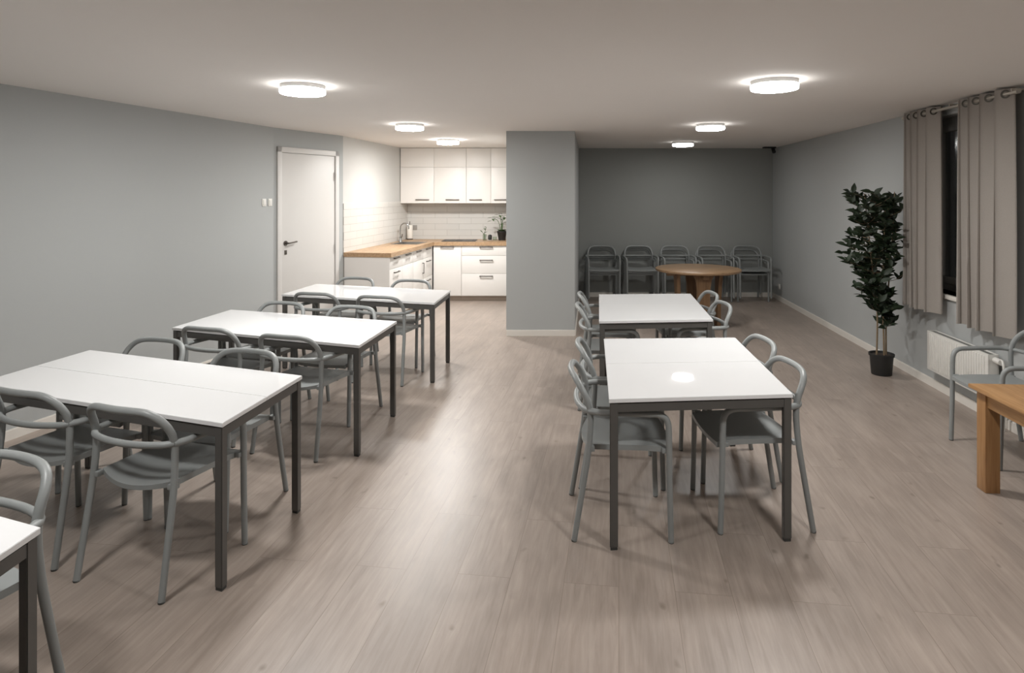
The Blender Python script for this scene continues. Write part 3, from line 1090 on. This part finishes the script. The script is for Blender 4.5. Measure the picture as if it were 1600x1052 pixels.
def make_tree():
    rnd = random.Random(21)
    tx, ty = 3.262, 5.96
    t = thing('potted_tree', 'tall dark green leafy plant in a black pot beside the curtains', 'plant', (tx, ty, 0), 0)
    bm = B()
    lathe(bm, [(0, 0), (0.084, 0), (0.087, 0.006), (0.100, 0.172), (0.109, 0.174), (0.110, 0.195), (0.104, 0.197), (0.097, 0.172), (0, 0.170)], 36)
    obj('pot', bm, M['pot'], t)
    bm = B(); lathe(bm, [(0, 0.1705), (0.094, 0.1705), (0.092, 0.178), (0, 0.183)], 24)
    obj('soil', bm, M['soil'], t)
    stems = []
    for (bx, by, txx, tyy, h, ph) in [(-0.045, 0.0, -0.16, -0.02, 1.68, 0.0), (0.0, -0.03, 0.0, -0.06, 1.60, 2.0), (0.055, 0.01, 0.13, 0.02, 1.70, 4.0)]:
        pts = []
        for k in range(12):
            s = k / 11
            z = 0.168 + (h - 0.168) * s
            w = 0.012 * math.sin(5 * s + ph)
            e = max(0, s - 0.25) / 0.75
            pts.append(Vector((bx + (txx - bx) * e + w, by + (tyy - by) * e + 0.6 * w, z)))
        bm = B(); tube(bm, smooth_path(pts, 3), 0.0085, 8, 0.004)
        obj('stem', bm, M['stem'], t)
        stems.append(pts)
    # outline of the crown: height -> (left, right) reach
    prof = [(0.52, -0.16, 0.16), (0.60, -0.17, 0.21), (0.70, -0.23, 0.20), (0.85, -0.30, 0.20), (1.0, -0.36, 0.23),
            (1.10, -0.45, 0.25), (1.28, -0.40, 0.255), (1.45, -0.34, 0.22), (1.62, -0.35, 0.18), (1.80, -0.33, 0.20)]
    def reach(z):
        for (z0, l0, r0), (z1, l1, r1) in zip(prof, prof[1:]):
            if z0 <= z <= z1:
                k = (z - z0) / (z1 - z0)
                return l0 + (l1 - l0) * k, r0 + (r1 - r0) * k
        return prof[-1][1:] if z > 1 else prof[0][1:]
    twigs, leaves = B(), B()
    n = 0
    lim = lambda yy: rwx(ty + yy) - tx - (0.21 if ty + yy < 5.88 else 0.03)
    for b in range(165):
        st = stems[b % 3]
        zz = 0.56 + 1.16 * ((b + rnd.random()) / 165)
        k = min(10, max(0, int((zz - 0.18) / (1.66 - 0.18) * 11)))
        p = st[k].copy()
        if p.z > 1.66:
            p.z = 1.66
        l, r = reach(min(1.79, p.z + 0.10))
        a = rnd.random() * 2 * PI
        ca, sa = math.cos(a), math.sin(a)
        rad = math.sqrt(rnd.uniform(0.10, 0.80))
        tip = Vector(((r if ca > 0 else -l) * ca * rad + p.x * 0.25, sa * rad * 0.30 - 0.03, p.z + rnd.uniform(0.02, 0.10)))
        # the two raised lobes at the top
        if p.z > 1.46:
            lobe = -0.22 if b % 2 else 0.13
            tip.x = lobe + 0.10 * ca * rad
            tip.z = p.z + rnd.uniform(0.02, 0.13 if b % 2 else 0.15)
        tip.x = min(tip.x, lim(tip.y) - 0.05)
        mid = (p + tip) / 2 + Vector((0, 0, -0.015))
        tube(twigs, smooth_path([p, mid, tip], 3), 0.003, 5, 0.0015)
        nl = rnd.randint(6, 8)
        for q in range(nl):
            s = 0.42 + 0.58 * (q + 1) / nl
            base = p.lerp(tip, s) + Vector((0, 0, -0.015 * 4 * s * (1 - s)))
            dr = (tip - p).normalized()
            az = q * 2.4 + rnd.random()
            d = dr * 0.75 + Vector((math.cos(az), math.sin(az), 0.10 + 0.75 * rnd.random())) * 0.9
            size = rnd.uniform(0.072, 0.106)
            d.normalize()
            e = base + d * size
            if e.x > lim(e.y):
                d.x = -abs(d.x)
                e = base + d * size
            ll, rr = reach(min(1.79, max(0.53, e.z)))
            if e.z > 1.81 or e.x < ll - 0.03 or e.x > lim(e.y):
                continue
            leaf_into(leaves, base, d, size, Vector((rnd.uniform(-.6, .4), rnd.uniform(-1.5, 0.0), 1)))
            n += 1
    obj('twigs', twigs, M['stem'], t)
    obj('foliage', leaves, M['leaf'], t, angle=70)


make_tree()


# ------------------------------------------------------------------ kitchen
kd = (KC - DW1).normalized()
KRZ = -math.atan2(kd.x, kd.y)                                   # local y along the side wall, local x into the room
def K2W(x, y):
    c, s = math.cos(KRZ), math.sin(KRZ)
    return (DW1.x + x * c - y * s, DW1.y + x * s + y * c)


ZC, WT = 0.872, 0.927
BY = 9.99                                                       # front of the back run
def pull(bm, c, w, axis):
    """bow handle; axis 'x': bar along local x, sticking out towards -y; axis 'y': bar along y, sticking out towards +x"""
    x, y, z = c
    if axis == 'x':
        box2(bm, (x - w / 2, y - 0.030, z - 0.007), (x + w / 2, y - 0.020, z + 0.007), 0.002)
        for s in (-1, 1):
            box2(bm, (x + s * w / 2 - 0.009, y - 0.028, z - 0.007), (x + s * w / 2 + 0.009, y, z + 0.007), 0.002)
    else:
        box2(bm, (x + 0.020, y - w / 2, z - 0.007), (x + 0.030, y + w / 2, z + 0.007), 0.002)
        for s in (-1, 1):
            box2(bm, (x, y + s * w / 2 - 0.009, z - 0.007), (x + 0.028, y + s * w / 2 + 0.009, z + 0.007), 0.002)


CB = 'white kitchen base cabinets'
LY0, UW = 0.012, 0.463
left_units = ['white base cabinet at the open end of the worktop, with two drawers',
              'white base cabinet second from the worktop end, drawer over door',
              'white base cabinet third from the worktop end, drawer over door',
              'white base cabinet with three drawers next to the inner kitchen corner']
for k in range(4):
    y0 = LY0 + k * UW
    w = K2W(0, y0)
    t = thing('base_cabinet', left_units[k], 'cabinet', (w[0], w[1], 0), KRZ, CB)
    bm = B(); box2(bm, (0.012, 0, 0.085), (0.60, UW - 0.002, ZC))
    if k == 0:
        box2(bm, (0.012, -0.008, 0.0), (0.618, 0.008, ZC), 0.002)
    obj('body', bm, M['cabinet'], t, smooth=False)
    bm = B(); box2(bm, (0.54, 0.01, 0), (0.56, UW - 0.002, 0.085))
    obj('plinth', bm, M['plinth'], t, smooth=False)
    fx = 0.620
    if k == 0:
        rows = [('drawer', 0.714, ZC - 0.004, 0.845), ('drawer', 0.09, 0.711, 0.66)]
    elif k == 3:
        rows = [('drawer', 0.714, ZC - 0.004, 0.845), ('drawer', 0.42, 0.711, 0.66), ('drawer', 0.09, 0.417, 0.37)]
    else:
        rows = [('drawer', 0.714, ZC - 0.004, 0.845), ('door', 0.09, 0.711, 0.0)]
    for kind, z0, z1, hz in rows:
        bm = B(); box2(bm, (0.601, 0.002, z0), (fx, UW - 0.003, z1), 0.0015)
        d = obj(kind, bm, M['cabinet'], t)
        bm = B()
        if hz > 0:
            pull(bm, (fx, UW / 2, hz), 0.17, 'y')
        else:
            box2(bm, (fx + 0.020, UW - 0.045, 0.50), (fx + 0.028, UW - 0.031, 0.66), 0.002)
            for zz in (0.506, 0.654):
                box2(bm, (fx, UW - 0.045, zz - 0.006), (fx + 0.026, UW - 0.031, zz + 0.006), 0.002)
        if hz > 0 or k == 2:
            obj('handle', bm, M['handle'], d)
        else:
            bm.free()
# back run
XD0, XD1, XD2 = -1.528, -1.089, -0.315
for x0, x1, rows, lab in [
        (XD0, XD1, [('door', 0.09, ZC - 0.004, 0.850)], 'white base cabinet with one tall door in the inner kitchen corner'),
        (XD1, XD2, [('drawer', 0.715, ZC - 0.004, 0.848), ('drawer', 0.437, 0.712, 0.645), ('drawer', 0.09, 0.434, 0.396)],
         'wide white base cabinet with three drawers beside the partition')]:
    t = thing('base_cabinet', lab, 'cabinet', (x0, BY, 0), 0, CB)
    W = x1 - x0
    bm = B(); box2(bm, (0, 0.020, 0.08), (W - 0.002, 0.64, ZC))
    obj('body', bm, M['cabinet'], t, smooth=False)
    bm = B(); box2(bm, (0, 0.07, 0), (W - 0.002, 0.09, 0.08))
    obj('plinth', bm, M['plinth'], t, smooth=False)
    for kind, z0, z1, hz in rows:
        bm = B(); box2(bm, (0.002, 0, z0), (W - 0.003, 0.019, z1), 0.0015)
        d = obj(kind, bm, M['cabinet'], t)
        bm = B(); pull(bm, (W / 2, 0, hz), 0.19, 'x')
        obj('handle', bm, M['handle'], d)

# worktop: one L-shaped oak slab with a sink cut-out
wt = B()
SX0, SX1, SY0, SY1 = 0.14, 0.52, 1.40, 1.84                     # sink hole in side-run coordinates
def kp(x, y):
    return K2W(x, y)
ye_in = (9.965 - K2W(0.645, 0)[1]) / math.cos(KRZ)
def add_quad(pts):
    prism(wt, pts, ZC, WT)
yl = (KC - DW1).length
add_quad([kp(0.010, -0.004), kp(0.645, -0.004), kp(0.645, SY0), kp(0.010, SY0)])
add_quad([kp(0.010, SY0), kp(SX0, SY0), kp(SX0, SY1), kp(0.010, SY1)])
add_quad([kp(SX1, SY0), kp(0.645, SY0), kp(0.645, SY1), kp(SX1, SY1)])
add_quad([kp(0.010, SY1), kp(0.645, SY1), kp(0.645, ye_in), (K2W(0.645, ye_in)[0], 10.648), (K2W(0.010, yl)[0], 10.648)])
add_quad([(K2W(0.645, ye_in)[0], 9.965), (PX0 - 0.004, 9.965), (PX0 - 0.004, 10.648), (K2W(0.645, ye_in)[0], 10.648)])
bmesh.ops.remove_doubles(wt, verts=wt.verts, dist=0.0005)
wo = obj('worktop', wt, M['worktop'], None, smooth=False)
tag(wo, 'L-shaped oak worktop running over the white base cabinets', 'worktop')

# sink, tap
w = K2W(0, 0)
t = thing('sink', 'small steel sink let into the oak worktop near the corner', 'sink', (w[0], w[1], 0), KRZ)
bm = B()
z = WT
rim = [(SX0 - 0.02, SY0 - 0.02), (SX1 + 0.02, SY0 - 0.02), (SX1 + 0.02, SY1 + 0.02), (SX0 - 0.02, SY1 + 0.02)]
inn = [(SX0 + 0.012, SY0 + 0.012), (SX1 - 0.012, SY0 + 0.012), (SX1 - 0.012, SY1 - 0.012), (SX0 + 0.012, SY1 - 0.012)]
ro = [bm.verts.new((x, y, z + 0.0005)) for x, y in rim]
rt = [bm.verts.new((x, y, z + 0.004)) for x, y in rim]
ri = [bm.verts.new((x, y, z + 0.003)) for x, y in inn]
rb = [bm.verts.new((x * 0.94 + 0.02, y * 0.985 + 0.02, z - 0.16)) for x, y in inn]
for a, b_ in ((ro, rt), (rt, ri), (ri, rb)):
    for i in range(4):
        bm.faces.new((a[i], a[(i + 1) % 4], b_[(i + 1) % 4], b_[i]))
bm.faces.new(rb)
obj('basin', bm, M['steel'], t, smooth=False)
bm = B(); lathe(bm, [(0, 0.003), (0.03, 0.003), (0.034, 0)], 16, ((SX0 + SX1) / 2 * 0.94 + 0.02, (SY0 + SY1) / 2 * 0.985 + 0.02, z - 0.159))
obj('drain', bm, M['chrome'], t)
tx, ty = K2W(0.085, 1.91)
t = thing('kitchen_tap', 'chrome gooseneck kitchen tap beside the sink', 'tap', (tx, ty, WT), KRZ)
bm = B()
lathe(bm, [(0, 0), (0.026, 0), (0.024, 0.02), (0.018, 0.03), (0.018, 0.075), (0, 0.08)], 16)
obj('tap_base', bm, M['chrome'], t)
bm = B()
tube(bm, smooth_path([(0, 0, 0.06), (0, 0, 0.20), (0.012, 0, 0.255), (0.055, 0, 0.288), (0.105, 0, 0.282), (0.135, 0, 0.245), (0.138, 0, 0.20)], 5), 0.0095, 10)
obj('spout', bm, M['chrome'], t)
bm = B(); tube(bm, [(0.015, -0.01, 0.06), (0.045, -0.05, 0.085), (0.055, -0.07, 0.12)], 0.007, 8)
obj('lever', bm, M['handle'], t)
# paper towel roll
t = thing('paper_towel_roll', 'white kitchen paper roll on a dark upright holder behind the sink', 'kitchen roll', (-2.0, 10.54, WT))
bm = B(); lathe(bm, [(0, 0), (0.055, 0), (0.055, 0.012), (0.01, 0.016), (0.006, 0.30), (0, 0.302)], 20)
obj('holder', bm, M['handle'], t)
bm = B(); lathe(bm, [(0.012, 0.018), (0.045, 0.018), (0.047, 0.022), (0.047, 0.236), (0.045, 0.24), (0.012, 0.24), (0.012, 0.018)], 24)
obj('paper', bm, M['paper'], t)
# flat black hob let into the back worktop
t = thing('hob', 'flat black glass hob on the back worktop', 'hob', (-1.15, 10.30, WT))
bm = B(); box2(bm, (-0.27, -0.21, 0.0), (0.27, 0.21, 0.006), 0.002)
obj('glass_plate', bm, M['black'], t)
bm = B()
for x, y in ((-0.13, 0.09), (0.13, 0.09), (-0.13, -0.09), (0.13, -0.09)):
    lathe(bm, [(0.070, 0.0061), (0.070, 0.0068), (0.074, 0.0068), (0.074, 0.0061), (0.070, 0.0061)], 24, (x, y, 0))
obj('zone_rings', bm, M['outlet_grey'], t)

# tiled splashbacks
t0 = K2W(0, 0)
bm = B(); box2(bm, (0.0, 0.0, WT - 0.04), (0.009, yl - 0.0, 1.556))
o = struct('trim_1', bm, M['tile_y'], 'cream wall tiles along the kitchen side wall', 'wall tiles')
o.location = (t0[0], t0[1], 0); o.rotation_euler = (0, 0, KRZ)
bm = B(); box2(bm, (KC.x + 0.01, 10.651, WT - 0.04), (PX0, 10.66, 1.545))
struct('trim_2', bm, M['tile_x'], 'cream wall tiles under the white wall cupboards', 'wall tiles')

# wall cupboards
UY = 10.31
xs = [-2.108, -1.567, -1.046, -0.650, -0.300]
hx = [-1.752, -1.268, -0.895, -0.49]
labs = ['white wall cupboard against the kitchen side wall', 'white wall cupboard second from the side wall',
        'white wall cupboard third from the side wall', 'white wall cupboard beside the grey partition']
for k in range(4):
    x0, x1 = xs[k], xs[k + 1]
    t = thing('wall_cabinet', labs[k], 'cabinet', (x0, UY, 1.53), 0, 'white wall cupboards')
    W = x1 - x0
    bm = B()
    if k == 0:
        prism(bm, [(0.004, 0.019), (W - 0.001, 0.019), (W - 0.001, 0.340), (0.054, 0.340)], 0, CZ - 1.53 - 0.004)
    else:
        box2(bm, (0.0, 0.019, 0), (W - 0.001, 0.340, CZ - 1.53 - 0.004))
    obj('body', bm, M['cabinet'], t, smooth=False)
    bm = B(); box2(bm, (0.002, 0, 0.0), (W - 0.002, 0.018, 0.579), 0.0012)
    d = obj('door', bm, M['cabinet'], t)
    bm = B(); pull(bm, (hx[k] - x0, 0, 0.057), 0.20 if k != 2 else 0.185, 'x')
    obj('handle', bm, M['handle'], d)
    bm = B(); box2(bm, (0.002, 0, 0.582), (W - 0.002, 0.018, CZ - 1.53 - 0.006), 0.0012)
    obj('door', bm, M['cabinet'], t)

# things on the back worktop beside the partition
t = thing('potted_plant', 'dark pot with arching green stems on the kitchen worktop', 'plant', (-0.475, 10.38, WT))
bm = B(); lathe(bm, [(0, 0), (0.055, 0), (0.075, 0.13), (0.080, 0.135), (0.080, 0.15), (0.072, 0.15), (0.068, 0.13), (0, 0.128)], 20)
obj('pot', bm, M['pot'], t)
bm = B(); sb = B()
rnd = random.Random(3)
for (dx, dy, h, n) in [(-0.16, -0.02, 0.33, 5), (-0.05, 0.0, 0.40, 5), (0.04, 0.03, 0.36, 4), (0.0, -0.03, 0.30, 3), (0.02, 0.0, 0.20, 3)]:
    tip = Vector((dx, dy, 0.13 + h * 0.75))
    tube(sb, smooth_path([(dx * 0.1, dy * 0.3, 0.12), (dx * 0.35, dy * 0.6, 0.12 + h * 0.55), tuple(tip)], 4), 0.006, 6, 0.003)
    for q in range(n):
        az = q * 2.2 + rnd.random()
        leaf_into(bm, tip - Vector((0, 0, 0.015 * q)), Vector((math.cos(az), math.sin(az) * 0.6, 0.35 * rnd.uniform(-.6, 1))), 0.085, Vector((0, 0, 1)))
for q in range(12):
    az = q * 2.4
    leaf_into(bm, Vector((0.03 * math.cos(az), 0.03 * math.sin(az), 0.14)), Vector((math.cos(az), math.sin(az), 0.9)), 0.07, Vector((0, 0, 1)))
obj('stems', sb, M['leaf2'], t)
obj('foliage', bm, M['leaf2'], t)
t = thing('glass_vase', 'small glass with a short green cutting on the kitchen worktop', 'vase', (-0.755, 10.36, WT))
bm = B(); lathe(bm, [(0, 0), (0.028, 0), (0.030, 0.10), (0.026, 0.10), (0.025, 0.006), (0, 0.006)], 18)
obj('glass', bm, M['jar'], t)
bm = B()
tube(bm, smooth_path([(0, 0, 0.02), (0.0, 0, 0.12), (0.03, 0, 0.20)], 4), 0.006, 6, 0.003)
tube(bm, smooth_path([(0, 0, 0.03), (-0.012, 0, 0.10), (-0.04, 0, 0.13)], 4), 0.005, 6, 0.003)
for q, (bx, bz) in enumerate([(0.0, 0.12), (0.015, 0.16), (0.03, 0.20), (-0.02, 0.11), (-0.04, 0.13), (0.02, 0.18)]):
    az = q * 2.1
    leaf_into(bm, Vector((bx, 0, bz)), Vector((math.cos(az), 0.5 * math.sin(az), 0.6)), 0.06, Vector((0, 0, 1)))
obj('cutting', bm, M['leaf2'], t)
t = thing('jar', 'small dark round jar on a white saucer on the kitchen worktop', 'jar', (-0.665, 10.33, WT))
bm = B(); lathe(bm, [(0, 0), (0.042, 0), (0.050, 0.008), (0.048, 0.010), (0.03, 0.006), (0, 0.006)], 20)
tag(obj('saucer', bm, M['white'], t), 'white saucer')
bm = B(); lathe(bm, [(0, 0.007), (0.026, 0.007), (0.032, 0.03), (0.032, 0.075), (0.024, 0.09), (0.012, 0.095), (0, 0.096)], 20)
obj('jar_body', bm, M['pot'], t)
t = tag(obj('tumbler', (lambda b: (lathe(b, [(0, 0), (0.030, 0), (0.034, 0.06), (0.030, 0.06), (0.027, 0.006), (0, 0.006)], 18), b)[1])(B()), M['jar']),
        'clear glass tumbler between the dark jar and the potted plant', 'glass')
t.location = (-0.59, 10.36, WT)

# sockets
def socket(loc, rz, name, label, mat):
    t = thing(name, label, 'socket', loc, rz)
    bm = B(); box2(bm, (-0.038, -0.010, -0.040), (0.038, 0.0, 0.040), 0.003)
    obj('cover_plate', bm, mat, t)
    bm = B(); tube(bm, [(0, -0.009, 0), (0, -0.014, 0)], 0.022, 18)
    obj('socket_insert', bm, mat, t)


socket((-1.935 + 0.0, 10.651, 1.12), 0, 'wall_socket', 'small grey socket on the back kitchen tiles beside the paper roll', M['outlet_grey'])
p = rp(10.08)
socket((p.x, p.y, 0.22), RZ - PI / 2, 'wall_socket', 'white wall socket low on the right wall near the alcove corner', M['white'])
